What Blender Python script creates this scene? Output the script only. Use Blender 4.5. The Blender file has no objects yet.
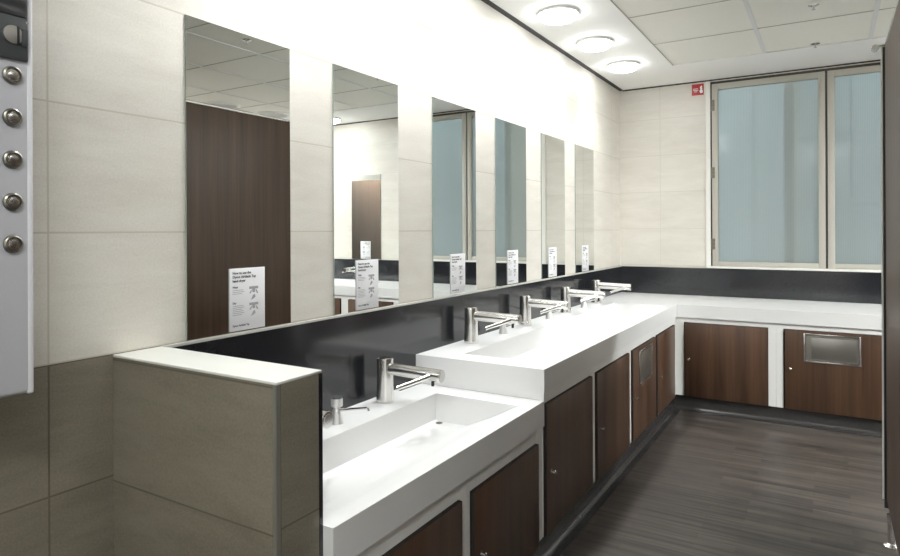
import bpy, bmesh, math, random
from mathutils import Vector, Matrix

random.seed(4)
SC = bpy.context.scene
COL = SC.collection

G_LEFT, G_BEAM, G_FAR, G_NEAR, G_CUB, G_SKY = 26.0, 43.0, 155.0, 22.0, 8.0, 2.2
# ------------------------------------------------------------------ materials
def new_mat(name):
    m = bpy.data.materials.new(name)
    m.use_nodes = True
    nt = m.node_tree
    b = nt.nodes['Principled BSDF']
    return m, nt, b

def plain(name, col, rough=0.5, metal=0.0, spec=0.5, noise=0.0, nscale=40.0, bump=0.0, coat=0.0):
    m, nt, b = new_mat(name)
    b.inputs['Base Color'].default_value = (*col, 1)
    b.inputs['Roughness'].default_value = rough
    b.inputs['Metallic'].default_value = metal
    b.inputs['Specular IOR Level'].default_value = spec
    if coat:
        b.inputs['Coat Weight'].default_value = coat
        b.inputs['Coat Roughness'].default_value = 0.05
    if noise or bump:
        tc = nt.nodes.new('ShaderNodeTexCoord')
        n = nt.nodes.new('ShaderNodeTexNoise')
        n.inputs['Scale'].default_value = nscale
        n.inputs['Detail'].default_value = 5
        nt.links.new(tc.outputs['Object'], n.inputs['Vector'])
        if noise:
            mx = nt.nodes.new('ShaderNodeMix'); mx.data_type = 'RGBA'
            mx.inputs[6].default_value = (*[c * (1 - noise) for c in col], 1)
            mx.inputs[7].default_value = (*[min(1, c * (1 + noise)) for c in col], 1)
            nt.links.new(n.outputs['Fac'], mx.inputs[0])
            nt.links.new(mx.outputs[2], b.inputs['Base Color'])
        if bump:
            bp = nt.nodes.new('ShaderNodeBump')
            bp.inputs['Strength'].default_value = bump
            bp.inputs['Distance'].default_value = 0.002
            nt.links.new(n.outputs['Fac'], bp.inputs['Height'])
            nt.links.new(bp.outputs['Normal'], b.inputs['Normal'])
    return m

def pos_vec(nt, order, off=(0, 0), scale=(1, 1, 1)):
    """world position re-ordered so the surface's own two axes come first"""
    g = nt.nodes.new('ShaderNodeNewGeometry')
    s = nt.nodes.new('ShaderNodeSeparateXYZ')
    c = nt.nodes.new('ShaderNodeCombineXYZ')
    nt.links.new(g.outputs['Position'], s.inputs[0])
    for i, ax in enumerate(order):
        nt.links.new(s.outputs['XYZ'.index(ax)], c.inputs[i])
    mp = nt.nodes.new('ShaderNodeMapping')
    mp.inputs['Location'].default_value = (-off[0] * scale[0], -off[1] * scale[1], 0)
    mp.inputs['Scale'].default_value = scale
    nt.links.new(c.outputs[0], mp.inputs[0])
    return mp.outputs[0]

def tile_mat(name, order, off, size, col_a, col_b, grout, mortar=0.0026, rough=0.4, vein=1.35, bump=0.35):
    m, nt, b = new_mat(name)
    v = pos_vec(nt, order, off)
    br = nt.nodes.new('ShaderNodeTexBrick')
    br.offset = 0.0; br.squash = 1.0
    br.inputs['Scale'].default_value = 1.0
    br.inputs['Brick Width'].default_value = size[0]
    br.inputs['Row Height'].default_value = size[1]
    br.inputs['Mortar Size'].default_value = mortar
    br.inputs['Mortar Smooth'].default_value = 0.1
    br.inputs['Bias'].default_value = 0.0
    br.inputs['Color1'].default_value = (0.42, 0.42, 0.42, 1)
    br.inputs['Color2'].default_value = (0.58, 0.58, 0.58, 1)
    nt.links.new(v, br.inputs['Vector'])
    # veins: stretched noise along the tile, plus a fine grain
    mp = nt.nodes.new('ShaderNodeMapping')
    mp.inputs['Scale'].default_value = (1.6, 7.0, 1)
    mp.inputs['Rotation'].default_value = (0, 0, 0.12)
    nt.links.new(v, mp.inputs[0])
    n1 = nt.nodes.new('ShaderNodeTexNoise')
    n1.inputs['Scale'].default_value = 1.7; n1.inputs['Detail'].default_value = 7
    n1.inputs['Roughness'].default_value = 0.62; n1.inputs['Distortion'].default_value = 0.6
    nt.links.new(mp.outputs[0], n1.inputs['Vector'])
    n2 = nt.nodes.new('ShaderNodeTexNoise')
    n2.inputs['Scale'].default_value = 160; n2.inputs['Detail'].default_value = 3
    nt.links.new(v, n2.inputs['Vector'])
    a1 = nt.nodes.new('ShaderNodeMath'); a1.operation = 'MULTIPLY_ADD'
    a1.inputs[1].default_value = vein; a1.inputs[2].default_value = 0.5 - vein * 0.5
    nt.links.new(n1.outputs['Fac'], a1.inputs[0])
    a2 = nt.nodes.new('ShaderNodeMath'); a2.operation = 'MULTIPLY_ADD'
    a2.inputs[1].default_value = 1.0; a2.inputs[2].default_value = -0.5
    nt.links.new(n2.outputs['Fac'], a2.inputs[0])
    a3 = nt.nodes.new('ShaderNodeMath'); a3.operation = 'ADD'
    nt.links.new(a1.outputs[0], a3.inputs[0]); nt.links.new(a2.outputs[0], a3.inputs[1])
    sep = nt.nodes.new('ShaderNodeSeparateColor')
    nt.links.new(br.outputs['Color'], sep.inputs[0])
    a4 = nt.nodes.new('ShaderNodeMath'); a4.operation = 'ADD'
    nt.links.new(a3.outputs[0], a4.inputs[0])
    a5 = nt.nodes.new('ShaderNodeMath'); a5.operation = 'SUBTRACT'; a5.inputs[1].default_value = 0.5
    nt.links.new(sep.outputs[0], a5.inputs[0]); nt.links.new(a5.outputs[0], a4.inputs[1])
    mx = nt.nodes.new('ShaderNodeMix'); mx.data_type = 'RGBA'
    mx.inputs[6].default_value = (*col_a, 1); mx.inputs[7].default_value = (*col_b, 1)
    nt.links.new(a4.outputs[0], mx.inputs[0])
    mg = nt.nodes.new('ShaderNodeMix'); mg.data_type = 'RGBA'
    mg.inputs[7].default_value = (*grout, 1)
    nt.links.new(br.outputs['Fac'], mg.inputs[0]); nt.links.new(mx.outputs[2], mg.inputs[6])
    nt.links.new(mg.outputs[2], b.inputs['Base Color'])
    b.inputs['Roughness'].default_value = rough
    bp = nt.nodes.new('ShaderNodeBump'); bp.invert = True
    bp.inputs['Strength'].default_value = bump; bp.inputs['Distance'].default_value = 0.003
    nt.links.new(br.outputs['Fac'], bp.inputs['Height'])
    nt.links.new(bp.outputs['Normal'], b.inputs['Normal'])
    return m

def wood_mat(name, col_a, col_b, rough=0.38, scale=(38, 38, 1.1)):
    m, nt, b = new_mat(name)
    g = nt.nodes.new('ShaderNodeNewGeometry')
    mp = nt.nodes.new('ShaderNodeMapping'); mp.inputs['Scale'].default_value = scale
    nt.links.new(g.outputs['Position'], mp.inputs[0])
    n = nt.nodes.new('ShaderNodeTexNoise'); n.inputs['Scale'].default_value = 1.0
    n.inputs['Detail'].default_value = 6; n.inputs['Roughness'].default_value = 0.6
    n.inputs['Distortion'].default_value = 0.8
    nt.links.new(mp.outputs[0], n.inputs['Vector'])
    mp2 = nt.nodes.new('ShaderNodeMapping'); mp2.inputs['Scale'].default_value = (9, 9, 0.5)
    nt.links.new(g.outputs['Position'], mp2.inputs[0])
    n2 = nt.nodes.new('ShaderNodeTexNoise'); n2.inputs['Scale'].default_value = 1.0; n2.inputs['Detail'].default_value = 2
    nt.links.new(mp2.outputs[0], n2.inputs['Vector'])
    ad = nt.nodes.new('ShaderNodeMath'); ad.operation = 'ADD'
    nt.links.new(n.outputs['Fac'], ad.inputs[0]); nt.links.new(n2.outputs['Fac'], ad.inputs[1])
    cr = nt.nodes.new('ShaderNodeMapRange')
    cr.inputs['From Min'].default_value = 0.72; cr.inputs['From Max'].default_value = 1.28
    nt.links.new(ad.outputs[0], cr.inputs[0])
    mx = nt.nodes.new('ShaderNodeMix'); mx.data_type = 'RGBA'
    mx.inputs[6].default_value = (*col_a, 1); mx.inputs[7].default_value = (*col_b, 1)
    nt.links.new(cr.outputs[0], mx.inputs[0]); nt.links.new(mx.outputs[2], b.inputs['Base Color'])
    b.inputs['Roughness'].default_value = rough
    return m

def floor_mat():
    m, nt, b = new_mat('dark_wood_vinyl_planks')
    v = pos_vec(nt, 'XYZ')
    br = nt.nodes.new('ShaderNodeTexBrick'); br.offset = 0.37; br.offset_frequency = 2
    br.inputs['Scale'].default_value = 1.0
    br.inputs['Brick Width'].default_value = 0.46; br.inputs['Row Height'].default_value = 0.058
    br.inputs['Mortar Size'].default_value = 0.0012; br.inputs['Mortar Smooth'].default_value = 0.3
    br.inputs['Color1'].default_value = (0.2, 0.2, 0.2, 1); br.inputs['Color2'].default_value = (0.8, 0.8, 0.8, 1)
    br.inputs['Mortar'].default_value = (0.3, 0.3, 0.3, 1)
    nt.links.new(v, br.inputs['Vector'])
    mp = nt.nodes.new('ShaderNodeMapping'); mp.inputs['Scale'].default_value = (1.6, 34, 1)
    nt.links.new(v, mp.inputs[0])
    n = nt.nodes.new('ShaderNodeTexNoise'); n.inputs['Scale'].default_value = 1.0
    n.inputs['Detail'].default_value = 6; n.inputs['Roughness'].default_value = 0.65
    nt.links.new(mp.outputs[0], n.inputs['Vector'])
    sep = nt.nodes.new('ShaderNodeSeparateColor'); nt.links.new(br.outputs['Color'], sep.inputs[0])
    ad = nt.nodes.new('ShaderNodeMath'); ad.operation = 'MULTIPLY_ADD'; ad.inputs[1].default_value = 0.30
    nt.links.new(sep.outputs[0], ad.inputs[0]); nt.links.new(n.outputs['Fac'], ad.inputs[2])
    cr = nt.nodes.new('ShaderNodeMapRange')
    cr.inputs['From Min'].default_value = 0.44; cr.inputs['From Max'].default_value = 0.86
    nt.links.new(ad.outputs[0], cr.inputs[0])
    mx = nt.nodes.new('ShaderNodeMix'); mx.data_type = 'RGBA'
    mx.inputs[6].default_value = (0.016, 0.0132, 0.0115, 1); mx.inputs[7].default_value = (0.094, 0.078, 0.067, 1)
    nt.links.new(cr.outputs[0], mx.inputs[0]); nt.links.new(mx.outputs[2], b.inputs['Base Color'])
    b.inputs['Roughness'].default_value = 0.42
    bp = nt.nodes.new('ShaderNodeBump'); bp.inputs['Strength'].default_value = 0.15
    bp.inputs['Distance'].default_value = 0.001
    nt.links.new(n.outputs['Fac'], bp.inputs['Height']); nt.links.new(bp.outputs['Normal'], b.inputs['Normal'])
    return m

def emis(name, col, s):
    m, nt, b = new_mat(name)
    b.inputs['Base Color'].default_value = (0.9, 0.9, 0.9, 1)
    b.inputs['Emission Color'].default_value = (*col, 1)
    b.inputs['Emission Strength'].default_value = s
    b.inputs['Roughness'].default_value = 0.4
    return m

def pane_mat():
    """reeded film on glass: clear gaps between fine vertical frosted ribs"""
    m = bpy.data.materials.new('reeded_film_glass'); m.use_nodes = True
    nt = m.node_tree; nt.nodes.clear()
    out = nt.nodes.new('ShaderNodeOutputMaterial')
    v = pos_vec(nt, 'XZY')
    wv = nt.nodes.new('ShaderNodeTexWave'); wv.wave_type = 'BANDS'; wv.bands_direction = 'X'
    wv.inputs['Scale'].default_value = 26.0; wv.inputs['Distortion'].default_value = 0.0
    nt.links.new(v, wv.inputs['Vector'])
    mr = nt.nodes.new('ShaderNodeMapRange')
    mr.inputs['To Min'].default_value = 0.44; mr.inputs['To Max'].default_value = 0.485
    nt.links.new(wv.outputs['Fac'], mr.inputs[0])
    tr = nt.nodes.new('ShaderNodeBsdfTransparent'); tr.inputs[0].default_value = (0.88, 0.92, 0.92, 1)
    tl = nt.nodes.new('ShaderNodeBsdfTranslucent'); tl.inputs[0].default_value = (0.77, 0.757, 0.75, 1)
    df = nt.nodes.new('ShaderNodeBsdfDiffuse'); df.inputs[0].default_value = (0.42, 0.45, 0.455, 1)
    m1 = nt.nodes.new('ShaderNodeMixShader'); m1.inputs[0].default_value = 0.5
    nt.links.new(tl.outputs[0], m1.inputs[1]); nt.links.new(df.outputs[0], m1.inputs[2])
    m2 = nt.nodes.new('ShaderNodeMixShader')
    nt.links.new(mr.outputs[0], m2.inputs[0])
    nt.links.new(tr.outputs[0], m2.inputs[1]); nt.links.new(m1.outputs[0], m2.inputs[2])
    gl = nt.nodes.new('ShaderNodeBsdfGlossy'); gl.inputs['Roughness'].default_value = 0.12
    fr = nt.nodes.new('ShaderNodeFresnel'); fr.inputs[0].default_value = 1.3
    m3 = nt.nodes.new('ShaderNodeMixShader')
    nt.links.new(fr.outputs[0], m3.inputs[0]); nt.links.new(m2.outputs[0], m3.inputs[1]); nt.links.new(gl.outputs[0], m3.inputs[2])
    nt.links.new(m3.outputs[0], out.inputs[0])
    return m

TP, TR = 0.714, 0.3455      # tile pitch along the wall, row height
LA, LB, LG = (0.60, 0.565, 0.50), (0.76, 0.735, 0.68), (0.54, 0.50, 0.42)
M = {
 'tile_left': tile_mat('cream_tile_left', 'YZX', (0.863, 1.1035), (TP, TR), LA, LB, LG),
 'tile_back': tile_mat('cream_tile_back', 'XZY', (0.383, 1.116), (TP, TR), LA, LB, (0.60, 0.565, 0.49)),
 'dado_left': tile_mat('taupe_tile_left', 'YZX', (0.863, 1.1015 - 3 * TR), (TP, TR), (0.150, 0.131, 0.098), (0.250, 0.226, 0.176), (0.115, 0.098, 0.068)),
 'dado_front': tile_mat('taupe_tile_half_wall', 'XZY', (-0.055, 1.0865 - 3 * TR), (TP, TR), (0.150, 0.131, 0.098), (0.250, 0.226, 0.176), (0.115, 0.098, 0.068)),
 'soffit': plain('white_plaster', (0.92, 0.92, 0.91), 0.7),
 'ceil_tile': plain('mineral_ceiling_tile', (0.86, 0.855, 0.80), 0.85, noise=0.03, nscale=60),
 'grid': plain('white_grid_bar', (0.74, 0.745, 0.75), 0.5),
 'joint': plain('ceiling_joint_shadow_gap', (0.44, 0.43, 0.39), 0.8),
 'black_trim': plain('black_trim', (0.012, 0.012, 0.013), 0.5),
 'granite': plain('black_quartz', (0.016, 0.017, 0.020), 0.13, noise=0.5, nscale=260, spec=0.6),
 'white_surface': plain('white_solid_surface', (0.80, 0.80, 0.795), 0.28),
 'white_panel': plain('white_laminate', (0.85, 0.85, 0.825), 0.4),
 'cap': plain('white_cap', (0.76, 0.76, 0.72), 0.35),
 'gap_and_edge_shade': plain('dark_inside_and_edge_shade', (0.02, 0.017, 0.015), 0.8),
 'walnut': wood_mat('walnut_laminate', (0.040, 0.0187, 0.0098), (0.098, 0.0515, 0.0285)),
 'walnut_dimmed': wood_mat('dimmed_walnut_laminate', (0.020, 0.0105, 0.0062), (0.050, 0.028, 0.0175)),  # walnut copy darkened to offset the strong far fill panels
 'walnut_grey': wood_mat('cubicle_laminate', (0.044, 0.0245, 0.0150), (0.100, 0.060, 0.039), 0.42),
 'chrome': plain('polished_steel', (0.72, 0.71, 0.69), 0.14, 1.0),
 'satin': plain('satin_chrome', (0.80, 0.79, 0.78), 0.38, 0.65),
 'ring': plain('dark_bronze_ring', (0.22, 0.21, 0.18), 0.35, 1.0),
 'brushed': plain('brushed_steel', (0.74, 0.725, 0.70), 0.24, 1.0),
 'flap_steel': plain('satin_steel_flap', (0.40, 0.39, 0.36), 0.36, 1.0),
 'black': plain('black_rubber', (0.015, 0.015, 0.016), 0.5),
 'mirror': plain('silvered_glass', (0.86, 0.885, 0.87), 0.0, 1.0),
 'mirror_edge': plain('mirror_edge', (0.30, 0.36, 0.33), 0.25),
 'alu': plain('anodised_aluminium', (0.56, 0.55, 0.51), 0.45, 0.35),
 'steel_trim': plain('steel_tile_trim', (0.24, 0.235, 0.21), 0.4, 0.4),
 'frame': plain('window_frame_paint', (0.47, 0.45, 0.40), 0.45),
 'trim_white': plain('white_gloss_trim', (0.80, 0.79, 0.75), 0.35),
 'gasket': plain('window_gasket', (0.045, 0.04, 0.033), 0.6),
 'hinge': plain('window_hinge', (0.20, 0.185, 0.15), 0.4, 0.5),
 'vinyl': plain('coved_vinyl', (0.034, 0.032, 0.031), 0.26, noise=0.2, nscale=50),
 'paper': plain('white_sign_board', (0.82, 0.82, 0.84), 0.4),
 'ink': plain('black_ink', (0.02, 0.02, 0.022), 0.6),
 'grey_ink': plain('grey_ink', (0.36, 0.36, 0.38), 0.6),
 'red': plain('red_sign_board', (0.42, 0.022, 0.02), 0.4),
 'vend_white': plain('pale_grey_enamel', (0.50, 0.50, 0.535), 0.33),
 'vend_edge_highlight': plain('enamel_edge_highlight', (0.74, 0.74, 0.78), 0.3),
 'vend_dark': plain('dark_grey_plastic', (0.05, 0.053, 0.058), 0.35),
 'vend_black': plain('black_plastic', (0.012, 0.012, 0.013), 0.3),
 'diffuser': emis('lit_opal_diffuser', (0.975, 1.0, 0.995), G_LEFT),
 'diffuser_far': emis('lit_opal_diffuser_far', (0.975, 1.0, 0.995), G_LEFT),
 'fill_far': emis('fill_panel_far', (0.975, 1.0, 0.995), G_FAR),
 'fill_near': emis('fill_panel_near', (0.975, 1.0, 0.995), G_NEAR),
 'fill_cub': emis('fill_panel_cubicle', (0.975, 1.0, 0.995), G_CUB),
 'rim': plain('white_lamp_rim', (0.80, 0.80, 0.79), 0.4),
 'clad': tile_mat('pale_blue_cladding', 'XZY', (1.04, 1.697), (0.90, 0.72), (0.58, 0.65, 0.67), (0.62, 0.69, 0.705), (0.30, 0.34, 0.355), mortar=0.008, vein=0.2),
 'column': plain('beige_column', (0.52, 0.44, 0.33), 0.7),
 'pane': pane_mat(),
 'floor': floor_mat(),
 'plaster': plain('plain_wall', (0.80, 0.79, 0.75), 0.6),
}

# ------------------------------------------------------------------ mesh helpers
def box(bm, x0, x1, y0, y1, z0, z1, bev=0.0, mi=0, seg=2):
    r = bmesh.ops.create_cube(bm, size=1.0)
    vs = r['verts']
    for v in vs:
        v.co = Vector(((x0 + x1) / 2 + v.co.x * (x1 - x0), (y0 + y1) / 2 + v.co.y * (y1 - y0), (z0 + z1) / 2 + v.co.z * (z1 - z0)))
    fs = set(f for v in vs for f in v.link_faces)
    for f in fs: f.material_index = mi
    if bev:
        es = set(e for v in vs for e in v.link_edges)
        res = bmesh.ops.bevel(bm, geom=list(es), offset=bev, segments=seg, affect='EDGES', profile=0.5)
        for f in res['faces']: f.material_index = mi

def lathe(bm, prof, seg=32, mat=None, mi=0):
    """profile of (radius, height) turned about Z; mat places it"""
    rings = []
    for r, z in prof:
        if r < 1e-6:
            p = Vector((0, 0, z)); rings.append([bm.verts.new(mat @ p if mat else p)])
        else:
            ring = []
            for i in range(seg):
                a = 2 * math.pi * i / seg
                p = Vector((r * math.cos(a), r * math.sin(a), z))
                ring.append(bm.verts.new(mat @ p if mat else p))
            rings.append(ring)
    for a, b in zip(rings, rings[1:]):
        for i in range(seg):
            j = (i + 1) % seg
            vs = []
            if len(a) == 1 and len(b) == 1: continue
            if len(a) == 1: vs = [a[0], b[j], b[i]]
            elif len(b) == 1: vs = [a[i], a[j], b[0]]
            else: vs = [a[i], a[j], b[j], b[i]]
            f = bm.faces.new(vs); f.material_index = mi

def along(p, d):
    """matrix taking +Z to direction d at point p"""
    d = Vector(d).normalized()
    q = Vector((0, 0, 1)).rotation_difference(d)
    return Matrix.Translation(Vector(p)) @ q.to_matrix().to_4x4()

def rod(bm, p, q, r, seg=24, bev=None, r2=None, mi=0):
    p = Vector(p); q = Vector(q); L = (q - p).length
    b = bev if bev is not None else r * 0.12
    r2 = r if r2 is None else r2
    lathe(bm, [(0, 0), (r - b, 0), (r, b), (r2, L - b), (r2 - b, L), (0, L)], seg, along(p, q - p), mi)

def prism(bm, pts, axis, a0, a1, mi=0):
    """polygon pts in the plane across axis, extruded a0..a1; axis 'x': pts are (y,z); 'y': (x,z); 'z': (x,y)"""
    def P(u, v, a):
        return {'x': (a, u, v), 'y': (u, a, v), 'z': (u, v, a)}[axis]
    A = [bm.verts.new(P(u, v, a0)) for u, v in pts]
    B = [bm.verts.new(P(u, v, a1)) for u, v in pts]
    n = len(pts)
    fs = [bm.faces.new(A), bm.faces.new(B)]
    for i in range(n):
        fs.append(bm.faces.new([A[i], A[(i + 1) % n], B[(i + 1) % n], B[i]]))
    for f in fs: f.material_index = mi

def obj(name, bm, mats, parent=None, smooth=True, loc=None, angle=35):
    me = bpy.data.meshes.new(name)
    bmesh.ops.recalc_face_normals(bm, faces=bm.faces[:])
    bm.to_mesh(me); bm.free()
    if not isinstance(mats, (list, tuple)): mats = [mats]
    for m in mats: me.materials.append(m)
    if smooth:
        for p in me.polygons: p.use_smooth = True
        me.set_sharp_from_angle(angle=math.radians(angle))
    o = bpy.data.objects.new(name, me)
    COL.objects.link(o)
    if parent: o.parent = parent
    if loc: o.location = loc
    return o

def boxobj(name, dims, mat, parent=None, bev=0.0):
    bm = bmesh.new(); box(bm, *dims, bev=bev)
    return obj(name, bm, mat, parent, smooth=bool(bev))

def empty(name, loc, rotz=0.0):
    e = bpy.data.objects.new(name, None)
    e.empty_display_size = 0.05
    COL.objects.link(e)
    e.location = loc; e.rotation_euler = (0, 0, rotz)
    return e

def tag(o, label, cat, group=None, kind=None):
    o['label'] = label; o['category'] = cat
    if group: o['group'] = group
    if kind: o['kind'] = kind
    return o

def copy_tree(root, loc, rotz, label, group):
    r = root.copy(); COL.objects.link(r)
    r.location = loc; r.rotation_euler = (0, 0, rotz)
    r['label'] = label; r['group'] = group
    for ch in [c for c in bpy.data.objects if c.parent == root]:
        c = ch.copy(); COL.objects.link(c); c.parent = r
        for g in [k for k in bpy.data.objects if k.parent == ch]:
            d = g.copy(); COL.objects.link(d); d.parent = c
    return r

def struct(o, label, cat):
    return tag(o, label, cat, kind='structure')

# ------------------------------------------------------------------ dimensions
YB = 6.125                     # back wall
XR, YN = 5.6, -1.6             # far right wall, wall behind the camera
CZ = 2.81                      # plaster soffit
XF, YF = 0.69, 5.31            # counter fronts
ZH, ZL = 0.845, 0.709          # counter tops
HY0, HY1, HX, HZ = 1.036, 1.188, 0.655, 1.1005

# ------------------------------------------------------------------ room shell
struct(boxobj('floor', (-0.2, XR + 0.2, YN - 0.2, YB + 0.2, -0.1, 0.0), M['floor']), 'dark grey brown wood plank vinyl floor', 'floor')

bm = bmesh.new()
box(bm, -0.15, 0, YN, YB, 1.1022, 2.95, mi=0)
box(bm, -0.15, 0, YN, YB, 0, 1.1022, mi=1)
struct(obj('wall_left', bm, [M['tile_left'], M['dado_left']], smooth=False), 'long tiled wall carrying the row of mirrors, cream above and taupe below', 'wall')

bm = bmesh.new()
box(bm, -0.15, 0.79, YB, YB + 0.12, 0, 2.95)
box(bm, 2.67, XR, YB, YB + 0.12, 0, 2.95)
box(bm, 0.79, 2.67, YB, YB + 0.12, 0, 1.098)
box(bm, 0.79, 2.67, YB, YB + 0.12, 2.79, 2.95)
struct(obj('wall_back', bm, M['tile_back'], smooth=False), 'cream tiled end wall around the frosted window', 'wall')
struct(boxobj('wall_right', (XR, XR + 0.12, YN, YB, 0, 2.95), M['plaster']), 'plain pale wall beyond the cubicles', 'wall')
struct(boxobj('wall_front', (0, XR, YN - 0.12, YN, 0, 2.95), M['plaster']), 'plain pale wall at the near end of the room', 'wall')

# ceiling: plaster soffit along two walls, tile field inside
bm = bmesh.new()
box(bm, 0.038, 0.644, YN, YB, CZ, CZ + 0.1)
box(bm, 0.644, XR, 5.425, YB, CZ, CZ + 0.1)
box(bm, 0.650, XR, YN, 5.419, CZ + 0.004, CZ + 0.1, mi=1)
struct(obj('ceiling', bm, [M['soffit'], M['ceil_tile']], smooth=False), 'white plaster border and cream tile field of the ceiling', 'ceiling')
bm = bmesh.new()
box(bm, 0.0, 0.0375, YN, YB - 0.001, CZ - 0.004, CZ + 0.06)
box(bm, 0.038, XR, YB - 0.006, YB, CZ - 0.012, CZ - 0.001)
struct(obj('trim_1', bm, M['black_trim'], smooth=False), 'black shadow gap strip between wall tiles and ceiling', 'trim')
bm = bmesh.new()
for x in (1.325, 2.005, 2.685, 3.365, 4.045, 4.725, 5.405):
    box(bm, x - 0.013, x + 0.013, YN, 5.42, CZ - 0.002, CZ + 0.003)
struct(obj('trim_2', bm, M['grid'], smooth=False), 'white ceiling grid bars running towards the window', 'trim')
bm = bmesh.new()
for k in range(11):
    y = 4.742 - 0.68 * k
    box(bm, 0.65, XR, y - 0.004, y + 0.004, CZ + 0.001, CZ + 0.0035)
box(bm, 0.644, 0.650, YN, 5.425, CZ - 0.001, CZ + 0.004)  # grey strip laid as the shadow line along the soffit edge
struct(obj('trim_3', bm, M['joint'], smooth=False), 'thin shadow joints between the ceiling tiles', 'trim')

# coved vinyl skirting at the foot of both cabinet runs
prof = [(0.645, 0.0005), (0.645, 0.112), (0.6620, 0.112), (0.6640, 0.030)]
for i in range(1, 9):
    a = i / 8 * math.pi / 2
    prof.append((0.6640 + 0.030 * (1 - math.cos(a)), 0.030 - 0.0287 * math.sin(a)))
prof.append((0.72, 0.0005))
bm = bmesh.new(); prism(bm, prof, 'y', 1.21, YF + 0.02)
struct(obj('baseboard_left', bm, M['vinyl'], angle=60), 'black coved vinyl skirting under the basin cabinets', 'skirting')
bm = bmesh.new()
prism(bm, [(YF + (XF - x), z) for x, z in prof], 'x', 0.662, 4.26)
struct(obj('baseboard_back', bm, M['vinyl'], angle=60), 'black coved vinyl skirting under the cabinets below the window', 'skirting')

# ------------------------------------------------------------------ window
W0, W1, WB, WT = 0.832, 2.63, 1.118, 2.772
bm = bmesh.new()
box(bm, 0.790, 0.828, YB - 0.012, YB + 0.10, 1.1185, 2.795)
box(bm, 2.632, 2.670, YB - 0.012, YB + 0.10, 1.1185, 2.795)
win = struct(obj('window_1', bm, M['trim_white'], smooth=False), 'wide two-leaf window of frosted glass in the end wall', 'window')
boxobj('sill', (0.79, 2.67, YB - 0.018, YB + 0.10, 1.099, 1.117), M['trim_white'], win, bev=0.002)
bm = bmesh.new()
box(bm, 0.828, 0.840, YB + 0.004, YB + 0.09, WB, WT + 0.02)
box(bm, 2.622, 2.632, YB + 0.004, YB + 0.09, WB, WT + 0.02)
box(bm, 0.828, 2.632, YB + 0.004, YB + 0.09, WT - 0.002, WT + 0.022)
box(bm, 1.722, 1.738, YB + 0.004, YB + 0.09, WB, WT)
obj('gasket', bm, M['gasket'], win, smooth=False)
def leaf(x0, x1, hinge_x):
    bm = bmesh.new()
    s = 0.05
    for d in ((x0, x0 + s, WB, WT - 0.004), (x1 - s, x1, WB, WT - 0.004)):
        box(bm, d[0], d[1], YB - 0.004, YB + 0.05, d[2], d[3], bev=0.003)
    for d in ((x0 + s, x1 - s, WB, WB + 0.042), (x0 + s, x1 - s, WT - 0.056, WT - 0.004)):
        box(bm, d[0], d[1], YB - 0.002, YB + 0.05, d[2], d[3], bev=0.003)
    f = obj('casement', bm, M['frame'], win)
    boxobj('pane', (x0 + s - 0.004, x1 - s + 0.004, YB + 0.022, YB + 0.028, WB + 0.038, WT - 0.05), M['pane'], f)
    for z in (1.318, 1.964, 2.575):
        bm = bmesh.new()
        rod(bm, (hinge_x, YB - 0.006, z - 0.05), (hinge_x, YB - 0.006, z + 0.05), 0.007, 12)
        dx = 0.028 if hinge_x < 1.5 else -0.028
        box(bm, min(hinge_x, hinge_x + dx), max(hinge_x, hinge_x + dx), YB - 0.008, YB - 0.0045, z - 0.05, z + 0.05)
        for k in (-0.032, 0, 0.032):
            rod(bm, (hinge_x + dx * 0.72, YB - 0.0075, z + k), (hinge_x + dx * 0.72, YB - 0.0105, z + k), 0.004, 10, mi=1)
        obj('hinge', bm, [M['hinge'], M['gasket']], f)
leaf(0.840, 1.7215, 0.836)
leaf(1.7385, 2.622, 2.626)

# the light well outside
bm = bmesh.new(); box(bm, -2.0, 6.0, 7.65, 7.75, -0.3, 5.0)
nb = tag(obj('neighbouring_building', bm, M['clad'], smooth=False), 'pale blue panel facade seen blurred through the frosted window', 'building')
boxobj('column', (1.392, 1.475, 6.565, 7.65, -0.3, 5.0), M['column'], nb)

# ------------------------------------------------------------------ half wall
bm = bmesh.new()
box(bm, 0.0005, HX, HY0, HY1 - 0.012, 0.0005, 1.0930)
hw = tag(obj('half_wall', bm, M['dado_front'], smooth=False), 'taupe tiled half wall ending the basin counter', 'half wall')
boxobj('cap', (0.0005, HX + 0.001, HY0 - 0.001, HY1, 1.0932, HZ), M['cap'], hw, bev=0.002)
boxobj('corner_trim', (HX - 0.010, HX + 0.0015, HY0 - 0.002, HY0 + 0.010, 0.0005, 1.0930), M['steel_trim'], hw)
boxobj('end_tile', (HX, HX + 0.001, HY0 + 0.012, HY1 - 0.013, 0.0005, 1.0930), M['dado_left'], hw)
boxobj('lining', (0.0195, HX + 0.002, HY1 - 0.0118, HY1, 0.0005, 1.0930), M['granite'], hw)

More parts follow.
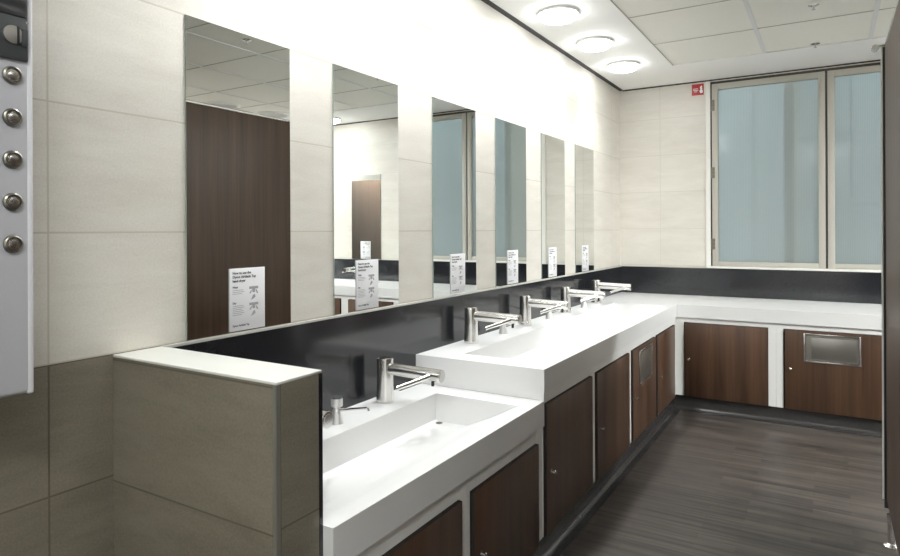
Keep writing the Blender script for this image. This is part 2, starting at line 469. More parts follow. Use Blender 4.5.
# ------------------------------------------------------------------ basin counters
def trough_counter(name, a0, a1, top, apron, t0, t1, place, depth=XF, back=0.001, end_drop=None):
    """long worktop with a wedge trough; a runs along the wall, b away from it"""
    bm = bmesh.new()
    V = lambda a, b, z: bm.verts.new(place(a, b, z))
    P = [(0.215, 0.0), (0.214, -0.118), (0.235, -0.125), (0.375, -0.124), (0.49, -0.072), (0.60, -0.014), (0.63, 0.0)]
    b0, b1 = P[0][0], P[-1][0]
    # top as a ring round the trough
    o = [V(a0, back, top), V(a1, back, top), V(a1, depth, top), V(a0, depth, top)]
    L = [V(t0, b, top + z) for b, z in P]; Rr = [V(t1, b, top + z) for b, z in P]
    bm.faces.new([o[0], o[1], Rr[0], L[0]]); bm.faces.new([o[1], o[2], Rr[-1], Rr[0]])
    bm.faces.new([o[2], o[3], L[-1], Rr[-1]]); bm.faces.new([o[3], o[0], L[0], L[-1]])
    for i in range(len(P) - 1):
        bm.faces.new([L[i], L[i + 1], Rr[i + 1], Rr[i]])
    bm.faces.new(L); bm.faces.new(Rr)
    # apron
    e0 = top - (end_drop or apron)
    u = [V(a0, back, e0), V(a1, back, top - apron), V(a1, depth, top - apron), V(a0, depth - 0.0001, e0)]
    n = V(a0, depth, top - apron)
    w = [V(a1, depth - 0.02, top - apron), V(a0, depth - 0.02, top - apron)]
    bm.faces.new([o[0], o[1], u[1], u[0]]); bm.faces.new([o[1], o[2], u[2], w[0], u[1]])
    bm.faces.new([o[2], o[3], n, u[2]])
    if end_drop:
        bm.faces.new([o[3], o[0], u[0], u[3], n]); bm.faces.new([n, w[1], u[3]])
    else:
        bm.verts.remove(u[3]); bm.faces.new([o[3], o[0], u[0], w[1], n])
    bm.faces.new([u[2], n, w[1], w[0]])
    es = [e for e in bm.edges if len(e.link_faces) == 2 and e.calc_face_angle(0) > 0.9]
    bmesh.ops.bevel(bm, geom=es, offset=0.004, segments=2, affect='EDGES', profile=0.5)
    return obj(name, bm, M['white_surface'], angle=40)

left_place = lambda a, b, z: (b, a, z)
low = tag(trough_counter('basin_counter', HY1 + 0.0005, 2.5445, ZL, 0.108, 1.27, 2.42, left_place),
          'lower white trough basin counter beside the half wall', 'basin', 'white trough basins')
high = tag(trough_counter('basin_counter', 2.5453, YF - 0.0005, ZH, 0.101, 2.68, 5.19, left_place),
           'long raised white trough basin counter running to the corner', 'basin', 'white trough basins')
back_place = lambda a, b, z: (a, YB - b, z)
bk = tag(trough_counter('basin_counter', 0.0005, 4.30, ZH, 0.101, 2.72, 4.1, back_place, depth=YB - YF),
         'white worktop along the end wall under the window', 'worktop')
boxobj('end_board', (0.0015, 0.6885, 2.5454, 2.5510, ZL + 0.0006, ZH - 0.1012), M['white_surface'], high)
# drain in the low trough
bm = bmesh.new()
lathe(bm, [(0, 0.0), (0.014, 0.0), (0.016, 0.002), (0.010, 0.004), (0, 0.002)], 20)
obj('drain', bm, M['hinge'], low, loc=(0.245, 2.395, ZL - 0.1252))

# backsplashes
bm = bmesh.new()
box(bm, 0.0005, 0.0185, HY1 + 0.0005, 2.5445, ZL + 0.0005, 1.0935)
box(bm, 0.0005, 0.0185, 2.5445, YB - 0.0005, ZH + 0.0005, 1.0935)
bs = tag(obj('backsplash', bm, M['granite'], smooth=False), 'glossy black upstand below the row of mirrors', 'backsplash', 'black upstands')
boxobj('top_edge_highlight', (0.0005, 0.019, HY1 + 0.0005, YB - 0.0005, 1.0937, 1.1015), M['alu'], bs)  # pale strip standing in for light caught on the upstand's top edge
bs2 = tag(boxobj('backsplash', (0.019, 4.30, YB - 0.0185, YB - 0.0005, ZH + 0.0005, 1.097), M['granite']),
          'glossy black upstand under the window', 'backsplash', 'black upstands')

# ------------------------------------------------------------------ cabinets
def cabinet(a0, a1, d0, d1, zb, zt, top, place, label, flap=None, knob_z=0.38, body_top=0.68, depth=XF, kside=0.06):
    """a0..a1 unit along the run, d0..d1 its door; place maps (a, b, z)"""
    def pbox(bm, a, b, c, d, z0, z1, bev=0.0, mi=0):
        p = place(a, c, 0); q = place(b, d, 0)
        box(bm, min(p[0], q[0]), max(p[0], q[0]), min(p[1], q[1]), max(p[1], q[1]), z0, z1, bev, mi)
    bm = bmesh.new()
    g = 0.0005
    # white face frame: two stiles, the fascia above the door
    pbox(bm, a0 + g, d0, depth - 0.026, depth - 0.011, 0.1125, top)
    pbox(bm, d1, a1 - g, depth - 0.026, depth - 0.011, 0.1125, top)
    pbox(bm, d0, d1, depth - 0.026, depth - 0.012, zt + 0.004, top)
    root = tag(obj('vanity_cabinet', bm, M['white_panel'], smooth=False), label, 'cabinet', 'cabinets under the worktops')
    bm = bmesh.new()
    pbox(bm, a0 + g, a1 - g, 0.08, depth - 0.027, 0.1125, body_top)
    obj('carcass', bm, M['gap_and_edge_shade'], root, smooth=False)
    bm = bmesh.new()
    pbox(bm, d0 + 0.012, d1 - 0.004, depth - 0.022, depth, zb, zt, bev=0.0015)
    bm.normal_update()
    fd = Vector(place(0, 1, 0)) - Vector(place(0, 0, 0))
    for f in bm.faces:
        f.material_index = 0 if f.normal.dot(fd) > 0.5 else 1  # side faces near black, painting in the shaded edge beside each door
    dr = obj('door', bm, [M['walnut'], M['gap_and_edge_shade']], root)
    bm = bmesh.new()
    c = Vector(place(d0 + kside, depth - 0.0005, knob_z)); e = Vector(place(d0 + kside, depth + 1, knob_z))
    dv = (e - c).normalized()
    lathe(bm, [(0, 0), (0.009, 0), (0.009, 0.002), (0.006, 0.003), (0.006, 0.012), (0.0085, 0.014), (0.0085, 0.020), (0.006, 0.022), (0, 0.022)], 18, along(c, dv))
    obj('knob', bm, M['chrome'], dr)
    if flap:
        f0, f1, z0, z1 = flap
        bm = bmesh.new(); t = 0.012
        pbox(bm, f0, f0 + t, depth + 0.0003, depth + 0.005, z0, z1, bev=0.001)
        pbox(bm, f1 - t, f1, depth + 0.0003, depth + 0.005, z0, z1, bev=0.001)
        pbox(bm, f0 + t, f1 - t, depth + 0.0003, depth + 0.005, z0, z0 + t, bev=0.001)
        pbox(bm, f0 + t, f1 - t, depth + 0.0003, depth + 0.005, z1 - t, z1, bev=0.001)
        fr = obj('waste_flap', bm, M['brushed'], dr)
        bm = bmesh.new()
        pbox(bm, f0 + t + 0.002, f1 - t - 0.002, depth + 0.0003, depth + 0.0022, z0 + t + 0.002, z1 - t - 0.002)
        pbox(bm, f0 + 0.05, f1 - 0.03, depth + 0.0022, depth + 0.0032, z0 + 0.028, z1 - 0.028, bev=0.0005)
        obj('flap_plate', bm, M['flap_steel'], fr)
    return root

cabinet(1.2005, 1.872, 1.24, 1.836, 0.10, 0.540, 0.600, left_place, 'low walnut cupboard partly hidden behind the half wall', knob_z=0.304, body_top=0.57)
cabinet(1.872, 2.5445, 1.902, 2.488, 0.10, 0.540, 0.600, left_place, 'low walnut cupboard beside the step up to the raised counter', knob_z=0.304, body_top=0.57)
run = [(2.5515, 3.232, 2.558, 3.199, None, 'tall walnut cupboard at the near end of the raised counter'),
       (3.232, 3.943, 3.262, 3.912, None, 'walnut cupboard between the step end and the metal flap cupboard'),
       (3.943, 4.616, 3.972, 4.598, (4.129, 4.474, 0.439, 0.663), 'walnut cupboard with brown metal waste flap on the basin run'),
       (4.616, 5.3200, 4.630, 5.245, None, 'walnut cupboard of the basin run nearest the corner')]
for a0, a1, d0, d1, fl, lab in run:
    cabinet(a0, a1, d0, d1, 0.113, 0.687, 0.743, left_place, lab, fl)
bkd = YB - YF
runb = [(0.6800, 1.404, 0.740, 1.350, None, 'walnut cupboard under the window in the corner'),
        (1.404, 2.117, 1.450, 2.063, (1.583, 1.939, 0.474, 0.685), 'walnut cupboard under the window with satin steel waste flap'),
        (2.117, 2.83, 2.163, 2.776, None, 'walnut cupboard under the window hidden behind the cubicle end'),
        (2.83, 3.543, 2.876, 3.489, None, 'walnut cupboard seen in the second mirror under the reflected tap'),
        (3.543, 4.256, 3.589, 4.202, None, 'walnut cupboard at the far end of the window worktop')]
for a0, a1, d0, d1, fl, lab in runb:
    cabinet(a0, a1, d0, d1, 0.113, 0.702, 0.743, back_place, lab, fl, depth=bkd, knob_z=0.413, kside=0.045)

# ------------------------------------------------------------------ mirrors
MIR = [(1.274, 1.723), (1.969, 2.422), (2.727, 3.185), (3.440, 3.889), (4.155, 4.611), (4.851, 5.306)]
mlab = ['tall wall mirror nearest the half wall, showing a brown cubicle panel',
        'tall wall mirror second from the half wall, showing another mirror and tap',
        'tall wall mirror third from the half wall, showing the blue window',
        'tall wall mirror fourth from the half wall, half blue and half beige',
        'tall wall mirror fifth from the half wall, showing pale tiles',
        'tall wall mirror nearest the window wall corner, showing pale tiles']
def mirror(x0, x1, y0, y1, front, lab):
    """front: which axis faces the room"""
    bm = bmesh.new(); box(bm, x0, x1, y0, y1, 1.1025, 2.140)
    bm.normal_update()
    for f in bm.faces:
        n = f.normal
        f.material_index = 0 if (n.x > 0.9 if front == 'x' else n.y < -0.9) else 1
    return tag(obj('wall_mirror', bm, [M['mirror'], M['mirror_edge']], smooth=False), lab, 'mirror', 'wall mirrors above the basins')
for (a, b), lab in zip(MIR, mlab):
    mirror(0.0005, 0.0065, a, b, 'x', lab)
mirror(2.935, 3.39, YB - 0.0065, YB - 0.0005, 'y', 'mirror on the end wall, seen only inside the second mirror')

# ------------------------------------------------------------------ notices on the mirrors
dg = None
def text_mesh(s, size, x, z, bold=0.0):
    cu = bpy.data.curves.new('txt', 'FONT')
    cu.body = s; cu.size = size; cu.offset = bold; cu.extrude = 0.0002
    o = bpy.data.objects.new('txt', cu); COL.objects.link(o)
    bpy.context.view_layer.update()
    me = bpy.data.meshes.new_from_object(o.evaluated_get(bpy.context.evaluated_depsgraph_get()))
    bpy.data.objects.remove(o)
    # lettering lies in XY; stand it up in the local YZ plane facing +X
    me.transform(Matrix(((0, 0, 1, 0.0033), (1, 0, 0, x), (0, 1, 0, z), (0, 0, 0, 1))))
    return me
def add_mesh(bm, me):
    bm.from_mesh(me); bpy.data.meshes.remove(me)

def make_notice():
    """local frame: +X out of the mirror, +Y along it, Z up; 0.155 by 0.215"""
    bm = bmesh.new(); box(bm, 0, 0.003, -0.0775, 0.0775, 0, 0.215, bev=0.0008)
    root = obj('instruction_sign', bm, M['paper'])
    bm = bmesh.new()
    for i, s in enumerate(('How to use the', 'Dyson Airblade Tap', 'hand dryer')):
        add_mesh(bm, text_mesh(s, 0.0125, -0.066, 0.195 - i * 0.0135, 0.0003))
    add_mesh(bm, text_mesh('Wash', 0.0095, -0.066, 0.147, 0.0003))
    add_mesh(bm, text_mesh('Dry', 0.0095, -0.066, 0.093, 0.0003))
    add_mesh(bm, text_mesh('Dyson Airblade Tap', 0.0088, -0.066, 0.0155, 0.0002))
    obj('lettering', bm, M['ink'], root, smooth=False)
    bm = bmesh.new()                                       # small print too fine to read
    for z0, n in ((0.139, 3), (0.085, 6)):
        for i in range(n):
            w = (0.046, 0.050, 0.040)[i % 3]
            box(bm, 0.0031, 0.0034, -0.066, -0.066 + w, z0 - i * 0.0062, z0 - i * 0.0062 + 0.0018)
    obj('small_print', bm, M['grey_ink'], root, smooth=False)
    bm = bmesh.new()                                       # two little drawings: tap and hands
    for zc in (0.140, 0.083):
        box(bm, 0.0031, 0.0034, 0.006, 0.046, zc, zc + 0.009)
        box(bm, 0.0031, 0.0034, 0.020, 0.032, zc - 0.012, zc)
        prism(bm, [(0.014, zc - 0.004), (0.020, zc - 0.002), (0.012, zc - 0.016), (0.006, zc - 0.014)], 'x', 0.0031, 0.0034)
        prism(bm, [(0.034, zc - 0.003), (0.040, zc - 0.004), (0.046, zc - 0.016), (0.040, zc - 0.017)], 'x', 0.0031, 0.0034)
        prism(bm, [(0.022, zc - 0.022), (0.030, zc - 0.018), (0.034, zc - 0.028), (0.026, zc - 0.034), (0.014, zc - 0.038)], 'x', 0.0031, 0.0034)
    obj('drawing', bm, M['grey_ink'], root, smooth=False)
    return root
notice = make_notice()
NY = [1.5155, 2.183, 2.973, 3.672, 4.352, 5.079]
nlab = ['white tap instruction notice standing on the mirror nearest the half wall',
        'white tap instruction notice on the second mirror from the half wall',
        'white tap instruction notice on the third mirror from the half wall',
        'white tap instruction notice on the fourth mirror from the half wall',
        'white tap instruction notice on the fifth mirror from the half wall',
        'white tap instruction notice on the mirror nearest the window wall corner']
tag(notice, nlab[0], 'sign', 'tap notices on the mirrors')
notice.location = (0.007, NY[0], 1.108)
for y, lab in zip(NY[1:], nlab[1:]):
    copy_tree(notice, (0.007, y, 1.108), 0, lab, 'tap notices on the mirrors')
copy_tree(notice, (3.17, YB - 0.007, 1.108), -math.pi / 2, 'white tap notice seen only as a reflection in the second mirror', 'tap notices on the mirrors')

# ------------------------------------------------------------------ taps
def make_tap():
    """local: +X away from the wall, origin at the foot of the post"""
    root = empty('basin_tap', (0, 0, 0))
    bm = bmesh.new()
    lathe(bm, [(0, 0), (0.038, 0), (0.0395, 0.003), (0.0385, 0.012), (0.0365, 0.05), (0.0355, 0.10), (0.0355, 0.184), (0.034, 0.189), (0.032, 0.189),
               (0.032, 0.186), (0, 0.186)], 40)
    post = obj('post', bm, M['brushed'], root)
    bm = bmesh.new(); lathe(bm, [(0, 0.1862), (0.029, 0.1862), (0.029, 0.189), (0.026, 0.1905), (0, 0.1905)], 32)
    obj('post_cap', bm, M['chrome'], post)
    bm = bmesh.new(); rod(bm, (0.031, 0, 0.147), (0.284, 0, 0.142), 0.0260, 36, bev=0.002)
    tube = obj('tube', bm, M['brushed'], root)
    bm = bmesh.new(); rod(bm, (0.2842, 0, 0.142), (0.290, 0, 0.142), 0.0270, 36, bev=0.0015)
    rod(bm, (0.290, 0, 0.142), (0.2915, 0, 0.142), 0.018, 28, bev=0.0008)
    obj('end_disc', bm, M['chrome'], tube)
    for sgn in (-1, 1):
        bm = bmesh.new()
        rod(bm, (0.246, sgn * 0.012, 0.142), (0.160, sgn * 0.140, 0.106), 0.0120, 28, bev=0.002, r2=0.0098)
        arm = obj('side_arm', bm, M['brushed'], root)
        bm = bmesh.new()                                     # air slot along the underside
        rod(bm, (0.2215, sgn * 0.047, 0.1215), (0.168, sgn * 0.128, 0.0988), 0.0042, 10)
        obj('air_slot', bm, M['black'], arm)
    bm = bmesh.new()
    lathe(bm, [(0, 0), (0.0055, 0), (0.0065, 0.002), (0.0065, 0.020), (0, 0.020)], 20, Matrix.Translation((0.250, -0.006, 0.099)))
    obj('water_nozzle', bm, M['black'], root)
    return root
tap = make_tap()
tg = 'steel taps along the basins'
TX = 0.098
spots = [(1.505, ZL, 'steel tap at the low basin, mostly hidden by the half wall'),
         (2.190, ZL, 'steel tap with swept side arms standing at the low basin'),
         (2.965, ZH, 'steel tap on the raised basin, closest to the low basin'),
         (3.672, ZH, 'steel tap on the raised basin below the fourth mirror'),
         (4.385, ZH, 'steel tap on the raised basin below the fifth mirror'),
         (5.090, ZH, 'steel tap on the raised basin nearest the window wall corner')]
for i, (y, z, lab) in enumerate(spots):
    if i == 0:
        tag(tap, lab, 'tap', tg); tap.location = (TX, y, z + 0.0003)
    else:
        copy_tree(tap, (TX if z == ZL else 0.094, y, z + 0.0003), 0, lab, tg)
copy_tree(tap, (3.17, 6.012, ZH + 0.0003), -math.pi / 2, 'steel tap under the end wall mirror, seen only as a reflection', tg)

# ------------------------------------------------------------------ soap dispensers
def make_soap():
    root = empty('soap_dispenser', (0, 0, 0))
    bm = bmesh.new()
    lathe(bm, [(0, 0), (0.024, 0), (0.025, 0.002), (0.0235, 0.006), (0.020, 0.03), (0.0165, 0.052), (0.0125, 0.058), (0.0125, 0.064), (0, 0.064)], 28)
    obj('base', bm, M['satin'], root)
    bm = bmesh.new()
    lathe(bm, [(0, 0.0642), (0.020, 0.0642), (0.0225, 0.067), (0.0225, 0.092), (0.021, 0.096), (0, 0.096)], 28)
    obj('pump_head', bm, M['satin'], root)
    bm = bmesh.new()
    lathe(bm, [(0, 0.0962), (0.021, 0.0962), (0.0215, 0.100), (0.019, 0.103), (0, 0.103)], 28)
    obj('push_cap', bm, M['vend_dark'], root)
    bm = bmesh.new()
    rod(bm, (0.016, 0, 0.052), (0.150, 0, 0.079), 0.0062, 14, r2=0.0045)
    rod(bm, (0.1495, 0, 0.081), (0.156, 0, 0.068), 0.0045, 12)
    obj('spout', bm, M['chrome'], root)
    return root
soap = make_soap()
sg = 'chrome soap pumps between the taps'
tag(soap, 'small chrome soap pump with thin spout at the low basin', 'soap dispenser', sg)
soap.location = (0.122, 1.85, ZL + 0.0003)
for y, lab in ((3.32, 'small chrome soap pump between the two nearest taps of the raised basin'),
               (4.03, 'small chrome soap pump between the two middle taps of the raised basin'),
               (4.74, 'small chrome soap pump between the two farthest taps of the raised basin')):
    copy_tree(soap, (0.11, y, ZH + 0.0003), 0, lab, sg)

# ------------------------------------------------------------------ ceiling lights
def make_light(dm='diffuser'):
    """origin on the ceiling plane, everything hangs below it"""
    root = empty('round_ceiling_light', (0, 0, 0))
    bm = bmesh.new()
    lathe(bm, [(0.0, -0.001), (0.128, -0.001), (0.130, -0.005), (0.130, -0.015), (0.127, -0.018), (0.121, -0.018), (0.121, -0.010), (0, -0.010)], 48)
    obj('rim', bm, M['rim'], root)
    bm = bmesh.new()
    lathe(bm, [(0.1200, -0.012), (0.1200, -0.022), (0.117, -0.032), (0.106, -0.042), (0.088, -0.049), (0.06, -0.054), (0.03, -0.056), (0, -0.0565)], 40)
    obj('diffuser', bm, M[dm], root)
    ld = bpy.data.lights.new('lamp_beam', 'SPOT')               # spot added to strengthen the lamp's downward light
    ld.energy = G_BEAM; ld.spot_size = math.radians(125); ld.spot_blend = 1.0; ld.shadow_soft_size = 0.09
    ld.color = (0.975, 1.0, 0.995)
    lo = bpy.data.objects.new('lamp_beam', ld); COL.objects.link(lo); lo.parent = root; lo.location = (0, 0, -0.07)
    return root
lamp = make_light()
lg = 'round ceiling lights'
lights = [(0.305, 5.17, 'round opal ceiling light nearest the window wall corner'),
          (0.305, 4.435, 'round opal ceiling light, middle one of the three in view'),
          (0.305, 3.715, 'round opal ceiling light cut close to the top of the photo'),
          (0.305, 2.99, 'round ceiling light above the third mirror, outside the photo'),
          (0.305, 2.27, 'round ceiling light above the second mirror, outside the photo'),
          (0.305, 1.55, 'round ceiling light above the half wall mirror, outside the photo'),
          (0.0, 0.0, ''),
          (3.42, 5.76, 'round ceiling light seen only in the second mirror'),
          (4.14, 5.76, 'round ceiling light by the hidden end of the window worktop'),
          (4.86, 5.76, 'round ceiling light beyond the cubicles, outside the photo')]
for i, (x, y, lab) in enumerate(lights):
    if i == 0:
        tag(lamp, lab, 'ceiling light', lg); lamp.location = (x, y, CZ)
    elif not lab:
        lamp = make_light('diffuser_far')
    elif lamp.get('label') is None:
        tag(lamp, lab, 'ceiling light', lg); lamp.location = (x, y, CZ)
    else:
        copy_tree(lamp, (x, y, CZ), 0, lab, lg)

# unseen square fill panels added over the near aisle and the cubicles
def make_fill_panel(mat):
    root = empty('fill_light_panel', (0, 0, 0))
    bm = bmesh.new()
    for d in ((-0.325, 0.325, -0.325, -0.300), (-0.325, 0.325, 0.300, 0.325), (-0.325, -0.300, -0.300, 0.300), (0.300, 0.325, -0.300, 0.300)):
        box(bm, *d, -0.012, -0.0005)
    obj('frame', bm, M['rim'], root, smooth=False)
    boxobj('diffuser', (-0.2995, 0.2995, -0.2995, 0.2995, -0.008, -0.001), M[mat], root)
    return root
for mat, spots_ in (('fill_near', [(1.665, -0.358, 'added square fill light panel behind the camera'), (1.665, -1.038, 'added square fill light panel at the near end wall')]),
                   ('fill_cub', [(3.705, 0.322, 'added square fill light panel over the near cubicles'), (3.705, 2.362, 'added square fill light panel over the far cubicles'),
                                  (3.025, -0.358, 'added square fill light panel over the cubicle nearest the camera'), (3.025, 1.002, 'added square fill light panel over the middle cubicle'),
                                  (4.385, 1.342, 'added square fill light panel over the back of the cubicles')]),
                   ('fill_far', [(5.065, 3.722, 'added square fill light panel past the cubicle end'), (4.385, 3.722, 'added square fill light panel above the cubicle end panel')                                  ])):
    pn = make_fill_panel(mat)
    for i, (x, y, lab) in enumerate(spots_):
        if i == 0:
            tag(pn, lab, 'ceiling light', 'added square fill light panels'); pn.location = (x, y, CZ + 0.0035)
        else:
            copy_tree(pn, (x, y, CZ + 0.0035), 0, lab, 'added square fill light panels')

# sprinklers and vents in the tile ceiling
def make_sprinkler():
    root = empty('ceiling_sprinkler', (0, 0, 0))
    bm = bmesh.new(); lathe(bm, [(0, 0), (0.030, 0), (0.031, -0.002), (0.022, -0.006), (0.010, -0.008), (0, -0.008)], 28)
    obj('rosette', bm, M['brushed'], root)
    bm = bmesh.new(); lathe(bm, [(0, -0.0081), (0.006, -0.0081), (0.005, -0.026), (0.011, -0.028), (0.011, -0.030), (0, -0.030)], 20)
    obj('nozzle', bm, M['alu'], root)
    return root
sp = make_sprinkler()
tag(sp, 'small sprinkler in the ceiling tile at the white border near the window', 'sprinkler', 'ceiling sprinklers')
sp.location = (1.665, 5.36, CZ + 0.004)
copy_tree(sp, (1.672, 4.43, CZ + 0.004), 0, 'small sprinkler at the top edge of the photo', 'ceiling sprinklers')
copy_tree(sp, (1.803, 3.08, CZ + 0.004), 0, 'small sprinkler seen only in the mirror nearest the half wall', 'ceiling sprinklers')

def make_vent():
    root = empty('ceiling_vent', (0, 0, 0))
    bm = bmesh.new(); lathe(bm, [(0.150, 0), (0.185, 0), (0.187, -0.006), (0.160, -0.016), (0.150, -0.010)], 40)
    obj('frame', bm, M['rim'], root)
    bm = bmesh.new()
    for k in range(-4, 5):
        x = k * 0.033; h = math.sqrt(max(0, 0.150 ** 2 - x * x))
        box(bm, x - 0.005, x + 0.005, -h, h, -0.013, -0.006)
    obj('louvre', bm, M['rim'], root, smooth=False)
    bm = bmesh.new(); lathe(bm, [(0, -0.001), (0.150, -0.001), (0.150, -0.004), (0, -0.004)], 40)
    obj('duct', bm, M['black'], root)
    return root
vt = make_vent()
tag(vt, 'round ceiling vent reflected at the upper edge of the nearest mirror', 'vent', 'round ceiling vents')
vt.location = (3.78, 5.20, CZ + 0.004)
copy_tree(vt, (3.83, 4.51, CZ + 0.004), 0, 'round ceiling vent reflected just above the brown cubicle panel', 'round ceiling vents')

# ------------------------------------------------------------------ red sign
bm = bmesh.new(); box(bm, 0.670, 0.772, YB - 0.0045, YB - 0.0005, 2.682, 2.784, bev=0.001)
rs = tag(obj('fire_sign', bm, M['red']), 'small square red fire sign beside the window top corner', 'sign')
bm = bmesh.new()
yy = (YB - 0.0052, YB - 0.0046)
box(bm, 0.682, 0.722, *yy, 2.738, 2.744); box(bm, 0.682, 0.726, *yy, 2.724, 2.731); box(bm, 0.690, 0.716, *yy, 2.711, 2.717)
prism(bm, [(0.740, 2.752), (0.752, 2.768), (0.762, 2.762), (0.757, 2.748), (0.764, 2.742), (0.756, 2.732), (0.766, 2.722), (0.764, 2.700), (0.744, 2.698), (0.736, 2.716), (0.744, 2.734)], 'y', *yy)
obj('symbol', bm, M['paper'], rs, smooth=False)

# ------------------------------------------------------------------ vending machine on the near left wall
VX, VY0, VY1, VZ0, VZ1 = 0.20, 0.26, 0.7325, 1.085, 2.25
bm = bmesh.new(); box(bm, 0.0008, VX, VY0, VY1, VZ0, VZ1, bev=0.012, seg=4)
vm = tag(obj('vending_machine', bm, M['vend_white']), 'pale grey wall vending machine with coin slot and round buttons', 'vending machine')
bm = bmesh.new(); box(bm, VX - 0.02, VX + 0.0012, VY1 - 0.0135, VY1 + 0.001, VZ0 - 0.0005, VZ1 - 0.01, bev=0.005, seg=3)
obj('edge_highlight', bm, M['vend_edge_highlight'], vm)  # paler colour paints the highlight on the rounded front edge
bm = bmesh.new(); box(bm, VX + 0.0003, VX + 0.010, 0.56, 0.7200, 1.833, 2.06, bev=0.004, seg=3)
cp = obj('coin_panel', bm, M['vend_dark'], vm)
bm = bmesh.new(); box(bm, VX + 0.0102, VX + 0.013, 0.585, 0.7135, 1.930, 1.968, bev=0.001)
obj('display', bm, M['vend_black'], cp)
bm = bmesh.new()
lathe(bm, [(0, 0), (0.021, 0), (0.020, 0.004), (0, 0.006)], 32, along((VX + 0.0102, 0.688, 1.887), (1, 0, 0)))
obj('coin_entry', bm, M['flap_steel'], cp)
bm = bmesh.new(); box(bm, VX + 0.0105, VX + 0.0175, 0.6945, 0.6985, 1.868, 1.906)
obj('coin_slot', bm, M['black'], cp)
bm = bmesh.new(); box(bm, VX + 0.0102, VX + 0.017, 0.7040, 0.7165, 1.866, 1.904, bev=0.002)
obj('release_lever', bm, M['vend_dark'], cp)
bm = bmesh.new()
for y, z in ((0.709, 1.978), (0.7165, 1.920)):
    rod(bm, (VX + 0.0102, y, z), (VX + 0.0125, y, z), 0.0035, 12)
obj('screw', bm, M['flap_steel'], cp)
for k in range(5):
    z = 1.799 - 0.0937 * k
    bm = bmesh.new()
    lathe(bm, [(0, 0), (0.0195, 0), (0.0205, 0.002), (0.0195, 0.007), (0.0165, 0.009), (0.0145, 0.006), (0.0145, 0.003), (0, 0.003)], 32, along((VX + 0.0003, 0.690, z), (1, 0, 0)))
    bt = obj('button', bm, M['ring'], vm)
    bm = bmesh.new()
    lathe(bm, [(0, 0.0032), (0.0142, 0.0032), (0.0135, 0.0045), (0.011, 0.0045), (0.010, 0.008), (0.004, 0.0095), (0, 0.0095)], 28, along((VX + 0.0003, 0.690, z), (1, 0, 0)))
    obj('push_disc', bm, [M['brushed']], bt)

# ------------------------------------------------------------------ toilet cubicles on the right
PX, PY1 = 1.98, 3.70
cb = empty('toilet_cubicle', (PX, 2.0, 0))
tag(cb, 'brown laminate toilet cubicle front with steel edge at the photo edge', 'toilet cubicle')
def part(name, dims, mat, bev=0.0, parent=cb):
    x0, x1, y0, y1, z0, z1 = dims
    return boxobj(name, (x0 - PX, x1 - PX, y0 - 2.0, y1 - 2.0, z0, z1), mat, parent, bev)
part('front_panel', (PX, PX + 0.022, 2.30, PY1 - 0.022, 0.145, 2.325), M['walnut_grey'], 0.001)
part('front_panel', (PX, PX + 0.022, 0.55, 1.58, 0.145, 2.325), M['walnut_grey'], 0.001)
dr = part('door', (PX + 0.001, PX + 0.021, 1.585, 2.295, 0.145, 2.300), M['walnut_grey'], 0.001)
bm = bmesh.new(); lathe(bm, [(0, 0), (0.028, 0), (0.028, 0.006), (0.016, 0.008), (0.016, 0.03), (0.022, 0.034), (0.022, 0.045), (0, 0.047)], 28, along((0.001, 0.22, 1.05), (-1, 0, 0)))
obj('door_knob', bm, M['brushed'], dr)
part('end_post', (PX - 0.016, PX + 0.03, PY1 - 0.012, PY1, 0.145, 2.330), M['trim_white'])
part('edge_shade_strip', (PX - 0.009, PX + 0.024, PY1 - 0.021, PY1 - 0.0125, 0.105, 2.325), M['black'])  # black strip standing in for the shadow gap beside the end post
bm = bmesh.new(); rod(bm, (0.011, 0.55 - 2.0, 2.3380), (0.011, PY1 - 2.0, 2.3380), 0.012, 16)
rail = obj('head_rail', bm, M['brushed'], cb)
bm = bmesh.new(); rod(bm, (-0.038, PY1 - 2.03, 2.325), (-0.038, PY1 - 2.0, 2.325), 0.016, 18)
rod(bm, (-0.030, PY1 - 2.012, 2.334), (0.011, PY1 - 2.012, 2.3385), 0.006, 12)
obj('rail_bracket', bm, M['chrome'], rail)
for y in (3.50, 2.40, 1.50, 0.62):
    bm = bmesh.new()
    lathe(bm, [(0, 0.0005), (0.034, 0.0005), (0.035, 0.004), (0.022, 0.012), (0.017, 0.016), (0.017, 0.125), (0.020, 0.127), (0.020, 0.1448), (0, 0.1448)], 24, Matrix.Translation((0.008, y - 2.0, 0)))
    obj('foot', bm, M['brushed'], cb)
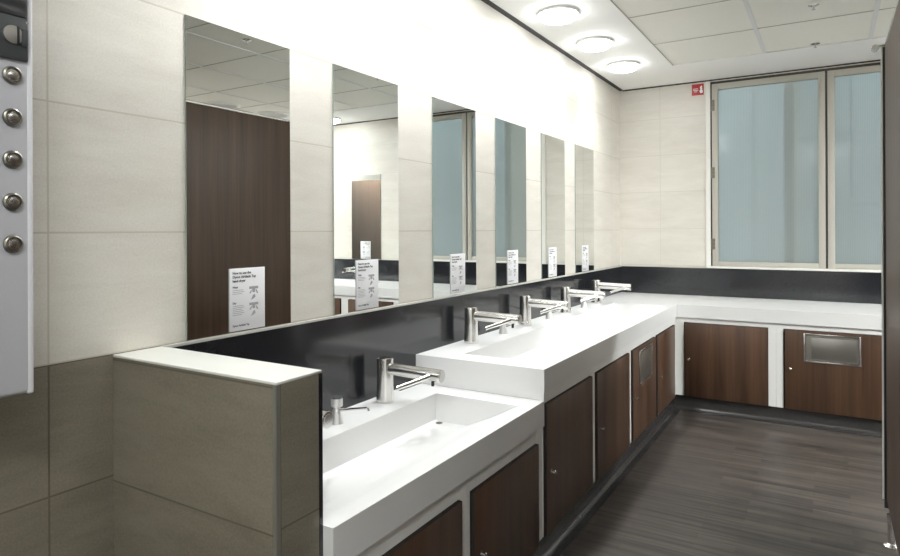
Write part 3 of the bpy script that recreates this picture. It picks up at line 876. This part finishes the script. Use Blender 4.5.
# end wall of the cubicle block, facing the window
bm = bmesh.new(); box(bm, PX + 0.035, XR - 0.01, PY1 - 0.022, PY1 - 0.001, 0.145, 2.325, bev=0.001)
ce = tag(obj('cubicle_end_panel', bm, M['walnut_dimmed']), 'brown cubicle end panel facing the window, seen only in reflection', 'partition')
for x in (2.6, 3.9, 5.2):
    bm = bmesh.new()
    lathe(bm, [(0, 0.0005), (0.034, 0.0005), (0.022, 0.012), (0.017, 0.016), (0.017, 0.1448), (0, 0.1448)], 20, Matrix.Translation((x, PY1 - 0.011, 0)))
    obj('foot', bm, M['brushed'], ce)

# ------------------------------------------------------------------ daylight
w = bpy.data.worlds.new('daylight'); SC.world = w; w.use_nodes = True
bg = w.node_tree.nodes['Background']
bg.inputs[0].default_value = (0.78, 0.88, 0.93, 1); bg.inputs[1].default_value = G_SKY

# ------------------------------------------------------------------ camera
f, yaw, roll, cx, cy = 628.411, 0.5465116, -0.00441833, 447.37, 230.64
F = Vector((-math.sin(yaw), math.cos(yaw), 0)); R = Vector((math.cos(yaw), math.sin(yaw), 0)); U = R.cross(F)
R2 = R * math.cos(roll) + U * math.sin(roll); U2 = U * math.cos(roll) - R * math.sin(roll)
cam = bpy.data.cameras.new('camera'); co = bpy.data.objects.new('camera', cam); COL.objects.link(co)
mw = Matrix((R2, U2, -F)).transposed().to_4x4(); mw.translation = Vector((1.75, 0, 1.45))
co.matrix_world = mw
cam.sensor_fit = 'HORIZONTAL'; cam.sensor_width = 36; cam.lens = f / 900 * 36
cam.shift_x = (450 - cx) / 900; cam.shift_y = (cy - 278) / 900
cam.clip_start = 0.02
SC.camera = co

SC.view_settings.view_transform = 'Standard'; SC.view_settings.look = 'None'
SC.view_settings.gamma = 1.0; SC.view_settings.use_curve_mapping = False
SC.view_settings.exposure = 0.15
SC.cycles.max_bounces = 12; SC.cycles.diffuse_bounces = 6; SC.cycles.glossy_bounces = 8; SC.cycles.transparent_max_bounces = 12
SC.cycles.caustics_reflective = False
SC.cycles.sample_clamp_indirect = 6.0
